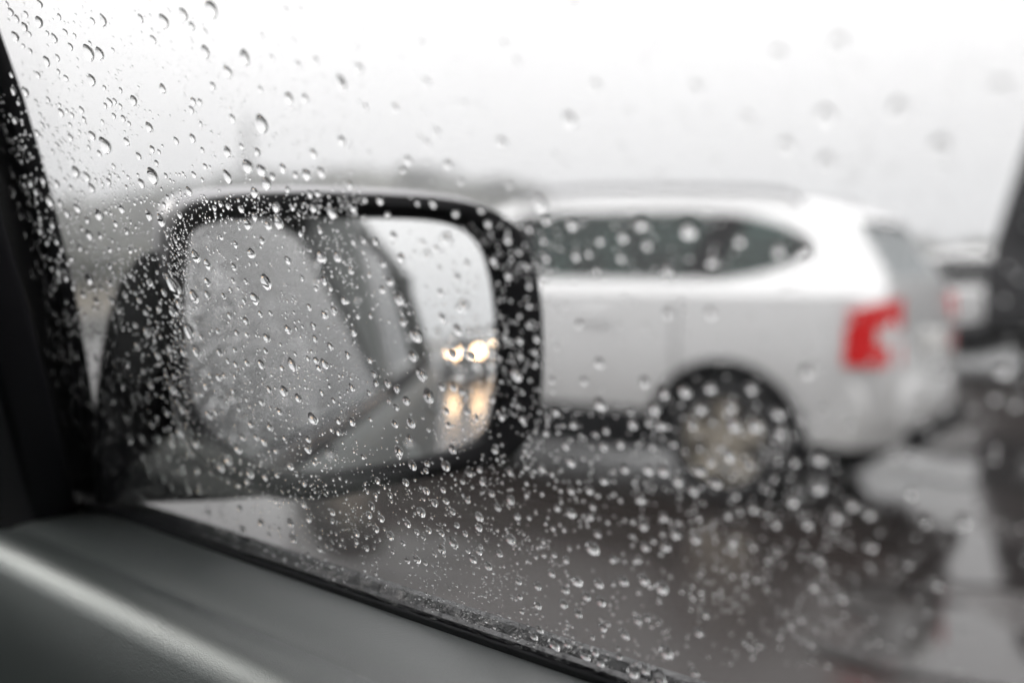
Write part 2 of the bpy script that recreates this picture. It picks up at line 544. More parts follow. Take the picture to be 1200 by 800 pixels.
def make_car(name, label, loc, rz, paint, B, dlo, panes, pillars, wheels, wheel_r, y_front, y_rear, glass, lit=False, rails=False, cav=(1.05, -1.95), lamp_z=(0.78, 1.10), rear_glass=(1.16, 1.50), sill_top=.38):
    t = empty(name, loc, rz)
    tag(t, label, 'car')
    ys = sorted({y_rear, y_front} | {y for y, _ in B.top} | {y_rear + (y_front - y_rear) * i / 46 for i in range(47)})
    body = build('body', bm_loft([B.ring(y) for y in ys]), paint, t)
    body.parent = None
    cut = []
    cy = [cav[1] + (cav[0] - cav[1]) * i / 24 for i in range(25)]
    cut.append(build('cut', bm_loft([B.ring(y, 0.055, 0.5) for y in cy]), None))
    cut.append(build('cut', bm_prism([(-1.4, y, z) for y, z in dlo], (2.8, 0, 0)), None))
    z0, z1 = rear_glass
    rg = [(-.60, z0), (.60, z0), (.56, z1 - .05), (.5, z1), (-.5, z1), (-.56, z1 - .05)]
    cut.append(build('cut', bm_prism([(x, y_rear - .3, z) for x, z in rg], (0, 0.75, 0)), None))
    zt = interp(B.top, 0.3)
    wz0 = interp(B.belt, 1.0) - .02
    wg = [(-.66, wz0), (.66, wz0), (.52, zt - .13), (-.52, zt - .13)]
    cut.append(build('cut', bm_prism([(x, 0.22, z) for x, z in wg], (0, 1.3, 0)), None))
    for wy in wheels:
        for s in (-1, 1):
            cut.append(build('cut', bm_cyl((s * .85, wy, wheel_r), (1, 0, 0), wheel_r * 1.14, wheel_r * 1.14, .62, 40), None))
    boolean(body, cut)
    body.data.materials.clear(); body.data.materials.append(paint)
    body.parent = t
    # glass
    for s in (-1, 1):
        for poly in panes:
            build('window', side_slab(B, poly, s, -0.012, 0.004), M[glass], t, 0)
        for poly in pillars:
            build('pillar', side_slab(B, poly, s, 0.0, 0.05), M['gloss_black'], t, 0)
    def roof_y(z, lo, hi):      # where the roof line has height z, going from lo (low) to hi (high)
        for i in range(200):
            y = lo + (hi - lo) * i / 199
            if interp(B.top, y) >= z: return y
        return hi
    def end_glass(pp, lo, hi, inset):
        bm = bmesh.new()
        d = 0.03 if hi > lo else -0.03
        a = [bm.verts.new((x, roof_y(z, lo, hi) + d, z)) for x, z in pp]
        b = [bm.verts.new((x, roof_y(z, lo, hi) + d * 1.15, z)) for x, z in pp]
        n = len(a)
        bm.faces.new(a); bm.faces.new(b[::-1])
        for i in range(n): bm.faces.new((a[i], b[i], b[(i + 1) % n], a[(i + 1) % n]))
        return bm
    build('rear_window', end_glass(rg, y_rear, y_rear + .8, .03), M['misted'], t, 0)
    build('windscreen', end_glass([(-.66, wz0), (.66, wz0), (.62, (wz0 + zt) / 2), (.52, zt - .13), (-.52, zt - .13), (-.62, (wz0 + zt) / 2)], 1.6, 0.0, .03), M[glass], t, 0)
    # wheels, arch liners
    for wy in wheels:
        hw = interp(B.hw, wy)
        for s in (-1, 1):
            make_wheel(t, s * (hw - .115), wy, wheel_r, .205, s)
            bm = bmesh.new()
            ra = wheel_r * 1.135
            for rr in (ra, ra * 1.03): pass
            arc = [(math.cos(R_(d)), math.sin(R_(d))) for d in range(-8, 189, 7)]
            rings = []
            for c, q in arc:
                yy, zz = wy + c * ra, wheel_r + q * ra
                y2, z2 = wy + c * (ra + .06), wheel_r + q * (ra + .06)
                rings.append([(s * .5, yy, zz), (s * (hw + .016), yy, zz), (s * (hw + .022), y2, z2), (s * (hw - .02), y2, z2), (s * .5, y2, z2)])
            bm_loft(rings, True, True, bm)
            build('wheel_arch', bm, M['black'], t)
    build('underbody', bm_box((-.62, y_rear + .18, .19), (.62, y_front - .2, .36), .05), M['black'], t)
    build('axle', bm_cyl((0, wheels[1], wheel_r - .05), (1, 0, 0), .07, .07, 1.3, 16), M['black'], t)
    hw = interp(B.hw, 0)
    # sills, bumpers
    for s in (-1, 1):
        x0, x1 = sorted((s * (hw - .10), s * (hw + .022)))
        build('sill', bm_box((x0, wheels[1] + wheel_r * 1.3, .24), (x1, wheels[0] - wheel_r * 1.3, sill_top), .02), M['black'], t)
        for yd in (-.03, wheels[1] + .27, .98):
            zz = [sill_top + (interp(B.belt, yd) - .01 - sill_top) * i / 8 for i in range(9)]
            build('door_seam', bm_loft([[(s * (B.ring_x(yd, z) + .004), yd - .004, z), (s * (B.ring_x(yd, z) + .004), yd + .004, z), (s * (B.ring_x(yd, z) - .01), yd + .004, z), (s * (B.ring_x(yd, z) - .01), yd - .004, z)] for z in zz]), M['black'], t, 0)
        for yh in (-.62, .42):
            build('door_handle', bm_box((min(s * (hw + .0), s * (hw + .035)), yh - .1, .965), (max(s * hw, s * (hw + .035)), yh + .1, .992), .010), paint, t)
        # wing mirror
        bmm = bm_loft([[(s * (hw + a_), .93 + b_ * c_ * .09, 1.16 + d_ * c_) for b_, d_ in ((-1, -.05), (1, -.05), (1.1, .06), (.5, .12), (-1, .11))] for a_, c_ in ((-.03, .3), (.03, .8), (.10, 1.1), (.20, 1.05), (.235, .7))])
        build('wing_mirror', bmm, paint, t)
    def bumper(y_end, sgn, z0, z1, out):
        rings = []
        for k in range(-12, 13):
            x = k / 12 * (interp(B.hw, y_end - sgn * .2) + .01)
            f = abs(k / 12)
            yy = y_end + sgn * (out - (f ** 4) * 0.22)
            back = yy - sgn * (.10 + .25 * (f > .8))
            rings.append([(x, yy - sgn * .02, z0), (x, yy, z0 + .06), (x, yy + sgn * .012, (z0 + z1) / 2), (x, yy, z1 - .05), (x, yy - sgn * .045, z1), (x, back, z1 + .005), (x, back, z0)])
        return bm_loft(rings)
    build('rear_bumper', bumper(y_rear, -1, .36, .70, .07), paint, t)
    build('front_bumper', bumper(y_front, 1, .30, .66, .05), paint, t)
    build('bumper_insert', bm_box((-.62, y_rear - .092, .33), (.62, y_rear - .02, .44), .02), M['black'], t)
    # tail lamps: wrap round the corner, C shaped round a clear lens
    za, zb = lamp_z
    hr = interp(B.hw, y_rear + .12)
    for s in (-1, 1):
        def slab(pts, z0, z1, tilt=0.0):
            lo_ = [(s * x, y, z0) for x, y in pts]
            hi_ = [(s * x, y, z1 - tilt * max(0, (y - y_rear) / .2)) for x, y in pts]
            bm_loft([lo_, hi_], True, True, bm)
        bm = bmesh.new()
        hgt = zb - za
        bx = lambda dy, o_=.016: B.ring_x(y_rear + dy, (za + zb) / 2) + o_
        plan = [(bx(.22), y_rear + .22), (bx(.15), y_rear + .15), (bx(.08), y_rear + .08), (bx(.04), y_rear + .04), (bx(.0), y_rear + .002), (bx(0) - .04, y_rear - .008), (bx(0) - .04, y_rear + .07), (bx(.1) - .10, y_rear + .12), (bx(.22) - .10, y_rear + .22)]
        slab(plan, za, za + hgt * .32)
        slab([(x, y - (.02 if y > y_rear + .15 else 0)) for x, y in plan], zb - hgt * .43, zb, .06)
        slab([(bx(.215), y_rear + .215), (bx(.15), y_rear + .15), (bx(.075), y_rear + .075), (bx(.075) - .09, y_rear + .075), (bx(.215) - .10, y_rear + .215)], za + hgt * .32, zb - hgt * .43)
        tl = build('tail_light', bm, M['red'], t)
        bm = bmesh.new()
        slab([(bx(.073, .012), y_rear + .073), (bx(.04, .012), y_rear + .04), (bx(0, .012), y_rear + .006), (bx(0) - .04, y_rear - .004), (bx(0) - .04, y_rear + .06), (bx(.073) - .08, y_rear + .07)], za + hgt * .325, zb - hgt * .435)
        build('lens', bm, M['clear'], tl)
        # headlamps
        hf = interp(B.hw, y_front - .15)
        hl = build('headlight', bm_loft([[(s * (hf - .30 + dx * .20), y_front - .02 - abs(dx) * .03 + .03 * (dx < .5) - q, .80 + dz * .09) for dx, dz in ((-.6, -.8), (.6, -.9), (1.2, -.3), (1.3, .8), (.4, 1), (-.6, .8))] for q in (0, .14)]), M['lamp_off'], t)
        for dx_, rr_ in ((.28, .145),):
            build('lens', bm_cyl((s * (hf - dx_), y_front + .035 - (.03 if dx_ < .2 else 0), .80), (0, 1, 0), rr_, rr_, .05, 28), M['lamp_on'] if lit else M['clear'], hl)
    build('number_plate', bm_box((-.26, y_rear - .035, .80), (.26, y_rear - .016, .91), .004), M['plate'], t)
    build('grille', bm_box((-.42, y_front - .06, .66), (.42, y_front + .025, .84), .02), M['black'], t)
    if rails:
        for s in (-1, 1):
            path = [(y, interp(B.top, y)) for y in (.05, -.05, -.4, -.9, -1.4, -1.62, -1.7)]
            rings = []
            for k, (y, z) in enumerate(path):
                dz = 0.0 if k in (0, len(path) - 1) else .045
                x = s * (B.side(y, z - .09) - .03)
                rings.append([(x - .018, y, z - .045 + dz), (x + .018, y, z - .045 + dz), (x + .016, y, z - .01 + dz), (x - .016, y, z - .01 + dz)])
            build('roof_rail', bm_loft(rings), M['metal'], t)
    # seats inside
    for s in (-1, 1):
        for yb in (.15, -.75):
            st = build('seat', bm_loft([[(s * .37 + a_ * w_, yb + d_, z_) for a_, d_ in ((-1, .06), (1, .06), (1, -.06), (-1, -.06))] for w_, z_ in ((.24, .52), (.25, .9), (.22, 1.14), (.10, 1.18), (.13, 1.22), (.12, 1.36))]), M['seat'], t)
    build('cabin_floor', bm_box((-.72, -1.7, .52), (.72, 1.0, .60), .02), M['seat'], t)
    return t

suv_top = [(-2.22, .92), (-2.20, 1.05), (-2.17, 1.17), (-1.95, 1.525), (-1.88, 1.575), (-1.7, 1.62), (-1.2, 1.675), (-.4, 1.70), (.1, 1.68), (.35, 1.61), (1.15, 1.16), (1.3, 1.11), (1.9, 1.03), (2.06, .93), (2.15, .76)]
SUV = Body(suv_top, [(-2.25, 1.16), (1.0, 1.16), (2.2, 1.1)], [(-2.22, .74), (-2.16, .82), (-1.95, .872), (-1.3, .895), (0, .90), (1.4, .89), (1.9, .84), (2.15, .64)], [(-2.22, .42), (-1.6, .30), (1.6, .28), (2.15, .34)], 0.235)
dlo = [(1.02, 1.19), (-1.36, 1.19), (-1.56, 1.225), (-1.73, 1.29), (-1.80, 1.34), (-1.77, 1.40), (-1.65, 1.465), (-1.45, 1.525), (-1.08, 1.565), (-.1, 1.585), (.22, 1.53)]
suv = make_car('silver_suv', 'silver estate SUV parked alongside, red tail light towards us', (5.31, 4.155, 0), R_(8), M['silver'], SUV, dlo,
    [[(1.02, 1.19), (.03, 1.19), (.03, 1.58), (.22, 1.53)],
     [(-.09, 1.19), (-1.10, 1.19), (-1.24, 1.547), (-1.08, 1.565), (-.09, 1.583)],
     [(-1.28, 1.19), (-1.36, 1.19), (-1.56, 1.225), (-1.73, 1.29), (-1.80, 1.34), (-1.77, 1.40), (-1.65, 1.465), (-1.45, 1.525), (-1.42, 1.53)]],
    [[(.03, 1.185), (-.09, 1.185), (-.09, 1.588), (.03, 1.588)], [(-1.10, 1.185), (-1.28, 1.185), (-1.42, 1.535), (-1.24, 1.555)]],
    (1.33, -1.38), .335, 2.15, -2.22, 'tint', rails=True, lamp_z=(.77, 1.10), rear_glass=(1.20, 1.50), sill_top=.47)

hat_top = [(-1.95, .85), (-1.92, 1.0), (-1.75, 1.36), (-1.6, 1.43), (-1.0, 1.50), (-.2, 1.51), (.2, 1.46), (.95, 1.02), (1.2, .96), (1.75, .84), (1.95, .66)]
HAT = Body(hat_top, [(-2, .98), (2, .94)], [(-1.95, .66), (-1.85, .78), (-1.2, .83), (1.2, .83), (1.7, .78), (1.95, .58)], [(-2, .36), (-1.5, .26), (1.5, .24), (2, .30)], 0.22)
hdlo = [(.80, 1.0), (-1.35, 1.01), (-1.45, 1.12), (-1.30, 1.33), (-.9, 1.385), (0, 1.395), (.22, 1.34)]
hpan = [[(.80, 1.0), (-.16, 1.0), (-.16, 1.393), (0, 1.395), (.22, 1.34)], [(-.24, 1.0), (-1.35, 1.01), (-1.45, 1.12), (-1.30, 1.33), (-.9, 1.385), (-.24, 1.393)]]
hpil = [[(-.16, .995), (-.24, .995), (-.24, 1.398), (-.16, 1.398)]]
a_, d_ = R_(48 + 25.2), 15.0
far = make_car('white_car', 'small white car parked far off between the silver SUV and the truck', (14.7, 4.9, 0), R_(12), M['white'], HAT, hdlo, hpan, hpil, (1.22, -1.2), .30, 1.95, -1.95, 'dark_tint', cav=(.85, -1.75), lamp_z=(.72, .98), rear_glass=(1.02, 1.34))
fol = make_car('following_car', 'dark car with warm headlights lit, seen reflected in the wing mirror', (0.72, -16.5, 0), 0, M['darkpaint'], HAT, hdlo, hpan, hpil, (1.22, -1.2), .30, 1.95, -1.95, 'dark_tint', lit=True, cav=(.85, -1.75), lamp_z=(.72, .98), rear_glass=(1.02, 1.34))

make_car('following_car', 'second lit car one lane over, seen at the very edge of the wing mirror', (2.42, -20.0, 0), 0, M['white'], HAT, hdlo, hpan, hpil, (1.22, -1.2), .30, 1.95, -1.95, 'dark_tint', lit=True, cav=(.85, -1.75), lamp_z=(.72, .98), rear_glass=(1.02, 1.34))

# ------------------------------------------------------------------ truck at the edge of the lot
t = empty('grey_truck', (13.0, 2.44, 0), R_(0))
tag(t, 'dark grey truck with a low black front bar standing on the wet lot', 'truck')
prof = [(1.10, .62), (1.10, 1.3), (1.02, 1.45), (.62, 3.0), (.45, 3.12), (-1.2, 3.15), (-1.2, .62)]
build('cab', bm_prism([(-1.2, y, z) for y, z in prof], (2.4, 0, 0), bev=.04), M['cabpaint'], t)
build('windscreen', bm_prism([(-1.05, 1.02, 1.50), (1.05, 1.02, 1.50), (1.0, .67, 2.86), (-1.0, .67, 2.86)], (0, .03, .008)), M['gloss_black'], t)
build('side_window', bm_prism([(-1.205, .86, 1.55), (-1.205, -.5, 1.55), (-1.205, -.5, 2.55), (-1.205, .62, 2.55)], (-.012, 0, 0)), M['gloss_black'], t)
build('bumper', bm_box((-1.25, 1.14, .26), (1.25, 1.62, .60), .04), M['black'], t)
build('chassis', bm_box((-.5, -6.2, .62), (.5, 1.1, .85), .02), M['black'], t)
build('cargo_box', bm_box((-1.25, -6.4, 1.0), (1.25, -1.35, 3.5), .03), M['cabpaint'], t)
for wy in (0.1, -4.6):
    for s in (-1, 1):
        make_wheel(t, s * 1.05, wy, .48, .28, s, 6)
for s in (-1, 1):
    build('headlight', bm_box((min(s * .7, s * 1.1), 1.06, .72), (max(s * .7, s * 1.1), 1.13, .92), .03), M['lamp_off'], t)

# ------------------------------------------------------------------ standing water on the lot
def ground_px(px, py):
    p, _ = hit(px, py, Vector((0, 0, 0.005)), Vector((0, 0, 1)))
    return p
rg = random.Random(21)
LAID = []
def puddle(px, py, rx_, ry_, rot):
    zz = 0.004 + 0.0012 * len(LAID)                       # each pool's skin a touch above the last, never two in one plane
    LAID.append(zz)
    c = ground_px(px, py)
    ph = [rg.uniform(0, 6.28) for _ in range(5)]
    bm = bmesh.new()
    vs_ = []
    for i in range(72):
        a = i * 2 * math.pi / 72
        k = 1 + .20 * math.cos(2 * a + ph[0]) + .16 * math.cos(3 * a + ph[1]) + .10 * math.cos(5 * a + ph[2]) + .06 * math.cos(9 * a + ph[3]) + .03 * math.cos(17 * a + ph[4])
        u, v = rx_ * k * math.cos(a), ry_ * k * math.sin(a)
        vs_.append(bm.verts.new((c.x + u * math.cos(rot) - v * math.sin(rot), c.y + u * math.sin(rot) + v * math.cos(rot), zz)))
    bm.faces.new(vs_)
    bm.normal_update()
    up_ = bm.faces[:][0].normal.z > 0
    o = build('puddle', bm, M['puddle'], None, 0)
    if o.data.polygons[0].normal.z < 0: o.data.flip_normals()
    tag(o, kind='structure')
for q in ((255, 600, .62, 1.15, -.3), (430, 655, .20, .42, .2), (505, 640, .14, .30, .5), (1165, 540, .85, .50, .3), (1120, 640, .28, .55, -.5),
          (1195, 665, .30, .42, .4), (1110, 740, .20, .40, -.6), (1190, 790, .25, .36, .1), (1060, 690, .10, .2, .6), (85, 388, 3.2, 2.0, .3), (1010, 770, .08, .16, .2)):
    puddle(*q)

# ------------------------------------------------------------------ the car we sit in
def gx(z, off=0.0):
    return 0.24 - 0.4 * (z - 1.25) + off
GN = Vector((1, 0, 0.4)).normalized()                    # outward normal of the window pane
G0 = Vector((0.24, 0, 1.25))                             # a point of its outer face
def onpane(px, py, off=0.0):
    return hit(px, py, G0 + GN * off, GN)[0]

own = empty('rain_covered_car', (0, 0, 0))
tag(own, 'car we look out of, dark door trim and rain beaded side window', 'car')
CX = -0.51                                               # the car's centre line
BELT = 1.092
# window pane
fb, ft = onpane(60, 585, 0), onpane(-60, 0, 0)
def front_y(z):
    k = (z - fb.z) / (ft.z - fb.z)
    return fb.y + (ft.y - fb.y) * k
zs = (1.05, 1.56)
pts = [(gx(zs[0]), front_y(zs[0]), zs[0]), (gx(zs[0]), -.31, zs[0]), (gx(zs[1]), -.31, zs[1]), (gx(zs[1]), front_y(zs[1]), zs[1])]
build('side_window', bm_prism(pts, GN * -0.0035), M['pane'], own, 0)

# inner pillar trim and sail panel (black, edge runs from the belt up to the roof)
tp = [onpane(*q, off=-0.010) for q in ((93, 587), (85, 552), (66, 470), (38, 360), (3, 240), (-60, 20), (-120, -200))]
tp2 = [Vector((gx(1.60), .62, 1.60)), Vector((gx(1.45), 1.0, 1.45)), Vector((gx(1.02), 1.1, 1.02)), Vector((gx(1.02) - .01, .68, 1.02))]
build('pillar_trim', bm_prism(tp + tp2, GN * -0.03, bev=0.006, seg=3), M['sail'], own)
# outer frame strip just outside the pane's front edge
o1 = [onpane(*q, off=0.010) for q in ((128, 604), (108, 560), (92, 470), (70, 350), (38, 225), (6, 120), (-60, -60), (-130, -240))]
o2 = [onpane(*q, off=0.010) for q in ((-150, -240), (-90, -60), (-40, 120), (-10, 225), (20, 350), (40, 470), (52, 560), (60, 604))]
build('window_frame', bm_prism(o1 + o2, GN * 0.012, bev=0.004), M['rubber'], own)
# body pillar outside of that
o3 = [onpane(*q, off=0.014) for q in ((-24, 120), (-150, -240))]
# door trim: profile swept along the car
def sweep(prof, ys, closed=True):
    return bm_loft([[(x, y, z) for x, z in prof] for y in ys], closed, closed)
P = []
def arc(cx, cz, r, a0, a1, n):
    return [(cx + r * math.cos(R_(a0 + (a1 - a0) * i / n)), cz + r * math.sin(R_(a0 + (a1 - a0) * i / n))) for i in range(n + 1)]
prof = [(.2985, 1.00), (.2980, 1.0905), (.2955, 1.0918), (.27, 1.0915), (.25, 1.0900)] + arc(.2420, 1.0625, .0265, 78, 152, 14) + [(.207, 1.045), (.199, 1.018), (.192, .985), (.187, .95), (.18, .80), (.17, .45), (.25, .42), (.30, .5)]
ys = [-.5, -.2, 0, .1, .2, .3, .4, .5, .58, .63]
rings = []
for i, y in enumerate(ys):
    rings.append([(x, y, z) for x, z in prof])
for y, q, dz in ((.648, .004, .0), (.658, .012, .0)):
    rings.append([(x + (.27 - x) * q * 2, y, z - q * .6) for x, z in prof])
build('door_trim', bm_loft(rings), M['trim'], own, 45)
# inner belt seal: two black lips
build('inner_seal', sweep([(.2970, 1.05), (.2970, 1.0915), (.2976, 1.0935), (.2985, 1.0942), (.2994, 1.0930), (gx(1.088) - .0045, 1.088), (gx(1.05) - .0045, 1.05)], (-.5, .2, .66)), M['rubber'], own)
# outer belt moulding: lip against the glass, groove, then a wet crown and the outer face
om = [(.3055, 1.05), (.3045, 1.088), (.3060, 1.0925), (.3085, 1.0935), (.3105, 1.0905), (.3125, 1.0885), (.3145, 1.0905), (.317, 1.0940), (.3205, 1.0945), (.3235, 1.0925), (.3255, 1.086), (.3265, 1.07), (.325, 1.05)]
build('belt_moulding', sweep(om, [-.32 + i * .02 for i in range(52)]), M['wet_rubber'], own)
# dash and lower cabin
build('dashboard', bm_loft([[(x, y, z) for y, z in ((.74, .70), (.68, .98), (.72, 1.09), (.85, 1.125), (1.12, 1.12), (1.2, .6))] for x in (-1.28, -.9, -.2, .20)]), M['sail'], own, 40)
# outer skin of the right-hand side
skin = [(.30, .24), (.33, .30), (.352, .45), (.366, .70), (.372, .90), (.366, .985), (.356, 1.03), (.343, 1.058), (.329, 1.068), (.327, .9), (.32, .4)]
def skin_part(name, y0, y1, m='greypaint', n=6, parent=own, sgn=1):
    prof = skin if sgn == 1 else [(2 * CX - x, z) for x, z in skin]
    return build(name, sweep(prof, [y0 + (y1 - y0) * i / n for i in range(n + 1)]), M[m], parent, 40)
for s in (1, -1):
    skin_part('front_door_panel', -.355, .735, sgn=s)
    skin_part('rear_door_panel', -1.34, -.361, sgn=s)
    skin_part('rear_wing', -2.05, -1.346, sgn=s)
    skin_part('front_wing', .741, 1.75, sgn=s)
def mx_(x, s): return x if s == 1 else 2 * CX - x
build('rear_belt_moulding', sweep([(.310, 1.06), (.312, 1.096), (.324, 1.097), (.334, 1.088), (.336, 1.06)], (-1.95, -1, -.34)), M['rubber'], own)
for yh in (-.24, -1.22):
    build('door_handle', bm_loft([[(.366 + d * k, yh + a, .93 + c) for a, c in ((-.09, -.014), (.09, -.014), (.09, .014), (-.09, .014))] for d, k in ((0, 1), (.03, 1), (.042, .9))]), M['greypaint'], own)
# pillars, roof, other glass
def gx2(z, off=0.0):
    return gx(1.092) - 0.25 * (z - 1.092) + off
def side_poly(name, poly, off, th, m, s=1):
    pts = [(mx_(gx2(z, off), s), y, z) for y, z in poly]
    v = GN * th
    if s == -1: v = Vector((-v.x, 0, v.z))
    return build(name, bm_prism(pts, v), M[m], own, 0)
for s in (1, -1):
    side_poly('pillar', [(-.33, 1.085), (-.43, 1.085), (-.58, 1.53), (-.46, 1.53)], -.03, .04, 'greypaint', s)
    side_poly('pillar', [(-1.24, 1.085), (-1.36, 1.085), (-1.36, 1.53), (-1.26, 1.53)], -.03, .04, 'greypaint', s)
    side_poly('pillar', [(-1.80, 1.085), (-2.03, 1.085), (-1.85, 1.53), (-1.65, 1.53)], -.03, .055, 'greypaint', s)
    side_poly('pillar', [(1.15, 1.085), (1.02, 1.085), (.52, 1.53), (.60, 1.55)], -.05, .05, 'greypaint', s)
    side_poly('rear_window', [(-.43, 1.085), (-1.24, 1.085), (-1.26, 1.53), (-.58, 1.53)], -.006, .004, 'dark_tint', s)
    side_poly('quarter_window', [(-1.36, 1.085), (-1.80, 1.085), (-1.65, 1.53), (-1.36, 1.53)], -.006, .004, 'dark_tint', s)
    side_poly('roof_frame', [(.62, 1.53), (-1.95, 1.53), (-1.93, 1.60), (.55, 1.60)], -.05, .06, 'greypaint', s)
side_poly('driver_window', [(1.02, 1.085), (-.32, 1.085), (-.32, 1.53), (.52, 1.53)], -.006, .004, 'tint', -1)
for s in (1, -1):
    build('window_pillar_cover', bm_loft([[(mx_(gx(z) + .002, s), -.295, z), (mx_(gx2(z) + .012, s), -.335 - .13 * k, z), (mx_(gx2(z) - .02, s), -.35 - .13 * k, z), (mx_(gx(z) - .012, s), -.315, z)] for z, k in ((1.075, 0), (1.2, .28), (1.35, .6), (1.54, 1.02))]), M['greypaint'], own)
rx = gx2(1.59)
build('roof', bm_loft([[(CX + (rx - CX) * k, y, 1.60 + .045 * (1 - k * k) - drop + q) for k in (-1, -.7, -.35, 0, .35, .7, 1)] + [(CX + (rx - CX) * k, y, 1.57 + .045 * (1 - k * k) - drop) for k in (1, .7, .35, 0, -.35, -.7, -1)] for y, drop, q in ((-1.95, .05, 0), (-1.2, .01, 0), (-.4, 0, 0), (.25, .012, 0), (.56, .04, 0))]), M['greypaint'], own)
build('headlining', bm_loft([[(CX + (rx - CX - .01) * k, y, 1.56 + .045 * (1 - k * k) - drop - e) for k, e in ((-1, 0), (-.5, 0), (0, 0), (.5, 0), (1, 0), (1, .008), (.5, .008), (0, .008), (-.5, .008), (-1, .008))] for y, drop in ((-1.9, .05), (-1.2, .01), (-.4, 0), (.25, .012), (.52, .04))]), M['lining'], own)
wsb, wst = (1.10, 1.10), (.54, 1.56)
build('windscreen', bm_prism([(CX - .76, wsb[0], wsb[1]), (CX + .76, wsb[0], wsb[1]), (CX + .60, wst[0], wst[1]), (CX - .60, wst[0], wst[1])], (0, .004, .003)), M['clear_glass'], own, 0)
build('bonnet', bm_loft([[(CX + .80 * k, y, z + .05 * (1 - k * k)) for k in (-1, -.6, -.2, .2, .6, 1)] + [(CX + .80 * k, y, z - .05) for k in (1, .2, -.2, -1)] for y, z in ((1.12, 1.0), (1.5, .95), (1.8, .88), (1.95, .72))]), M['greypaint'], own)
build('tailgate', bm_loft([[(CX + .74 * k, y, z) for k in (-1, 1)] + [(CX + .74 * k, y + .05, z) for k in (1, -1)] for y, z in ((-2.08, .35), (-2.12, .8), (-2.05, 1.08), (-1.93, 1.57))]), M['greypaint'], own)
build('cabin_floor', bm_box((CX - .78, -2.0, .26), (CX + .78, 1.7, .32), .01), M['seat'], own)
for sx in (CX - .37, CX + .37):
    st = empty('seat', (sx, -.45, .32), 0, own)
    build('cushion', bm_box((-.24, -.02, .12), (.24, .48, .26), .05, 3), M['seat'], st)
    build('backrest', bm_loft([[(a_ * w_, y_ + d_, z_) for a_, d_ in ((-1, .05), (-.8, .07), (.8, .07), (1, .05), (1, -.05), (-1, -.05))] for w_, y_, z_ in ((.24, -.06, .22), (.25, -.12, .55), (.20, -.17, .86))]), M['seat'], st)
    build('headrest', bm_box((-.13, -.27, .90), (.13, -.17, 1.08), .04, 3), M['seat'], st)
for s in (1, -1):
    for wy in (1.2, -1.35):
        make_wheel(own, CX + s * .76, wy, .30, .19, s)

# ------------------------------------------------------------------ wing mirror
TH = R_(25.3)
MN = Vector((-math.sin(TH), -math.cos(TH), math.tan(R_(2.2)))).normalized()
MW = Vector((math.cos(TH), -math.sin(TH), 0))
MH = MW.cross(-MN).normalized()
if MH.z < 0: MH = -MH
M0 = CAM + ray(220, 400) * 0.63
wm = empty('wing_mirror', M0, 0, own)
def onmir(px, py, off=0.0):
    p, _ = hit(px, py, M0 + MN * off, MN)
    return p - M0
glass_px = [(226, 267), (262, 257), (330, 255), (420, 255), (500, 257), (543, 266), (568, 288), (581, 335), (586, 400), (584, 460), (577, 500), (556, 519), (510, 533), (440, 546), (375, 554), (325, 550), (282, 530), (248, 505), (227, 470), (219, 410), (216, 345), (218, 295)]
outer_px = [(205, 254), (243, 232), (330, 225), (420, 226), (510, 231), (565, 242), (602, 263), (622, 300), (632, 345), (635, 410), (632, 470), (618, 515), (580, 543), (520, 556), (445, 572), (370, 586), (305, 580), (255, 557), (218, 520), (202, 470), (196, 400), (198, 320)]
gl = [onmir(*p) for p in glass_px]
ou = [onmir(*p) for p in outer_px]
def densify(pts3, n=4):
    res = []
    k = len(pts3)
    for i in range(k):
        p0, p1, p2, p3 = (pts3[(i + d) % k] for d in (-1, 0, 1, 2))
        for s_ in range(n):
            q = s_ / n
            res.append(0.5 * ((2 * p1) + (-p0 + p2) * q + (2 * p0 - 5 * p1 + 4 * p2 - p3) * q * q + (-p0 + 3 * p1 - 3 * p2 + p3) * q ** 3))
    return res
gl, ou = densify(gl), densify(ou)
cen = sum(ou, Vector()) / len(ou)
bm = bmesh.new()
RC = 1.3                                                 # radius of the convex mirror glass
rings = []
for q in range(26):
    ring_ = []
    for p in gl:
        d = (p - cen) * (1.004 - q / 25.2)
        ring_.append(cen + d - MN * (0.003 + d.length_squared / (2 * RC) - 0.004))
    rings.append(ring_)
bm_loft(rings, True, True, bm)
build('mirror_glass', bm, M['mirror'], wm, 80)
def scl(pts_, s_, off): return [cen + (p - cen) * s_ + MN * off for p in pts_]
mid = [(a_ + b_) / 2 for a_, b_ in zip(gl, ou)]
build('bezel', bm_loft([scl(gl, 0.985, -.006), scl(gl, 1.0, -.0025), scl(gl, 1.008, .004), [p + MN * .009 for p in mid], scl(ou, .985, .007), scl(ou, 1.0, .001), scl(ou, 1.0, -.012)], True, False), M['black'], wm, 50)
# shell behind the bezel: painted cap over the top, black housing below
def shell_ring(depth, s_, up, side):
    res = []
    for p in ou:
        d = p - cen
        hh, ww = d.dot(MH), d.dot(MW)
        top = max(0, min(1, (hh + .02) / .06))
        lft = max(0, min(1, (-ww + .02) / .08))
        res.append(cen + d * s_ - MN * depth + MH * (up * top) - MW * (side * lft * top))
    return res
shell = [shell_ring(.010, 1.0, .0, 0), shell_ring(.016, 1.0, .005, .003), shell_ring(.032, .99, .0085, .010), shell_ring(.055, .93, .007, .012), shell_ring(.080, .80, .004, .01), shell_ring(.098, .58, 0, .0), shell_ring(.106, .25, 0, 0)]
n = len(ou)
def is_top(i):
    d = ou[i] - cen
    return d.dot(MH) > .030
bmt, bmb = bmesh.new(), bmesh.new()
for a_, b_ in zip(shell, shell[1:]):
    for i in range(n):
        j = (i + 1) % n
        bb = bmt if (is_top(i) and is_top(j)) else bmb
        bb.faces.new([bb.verts.new(p) for p in (a_[i], b_[i], b_[j], a_[j])])
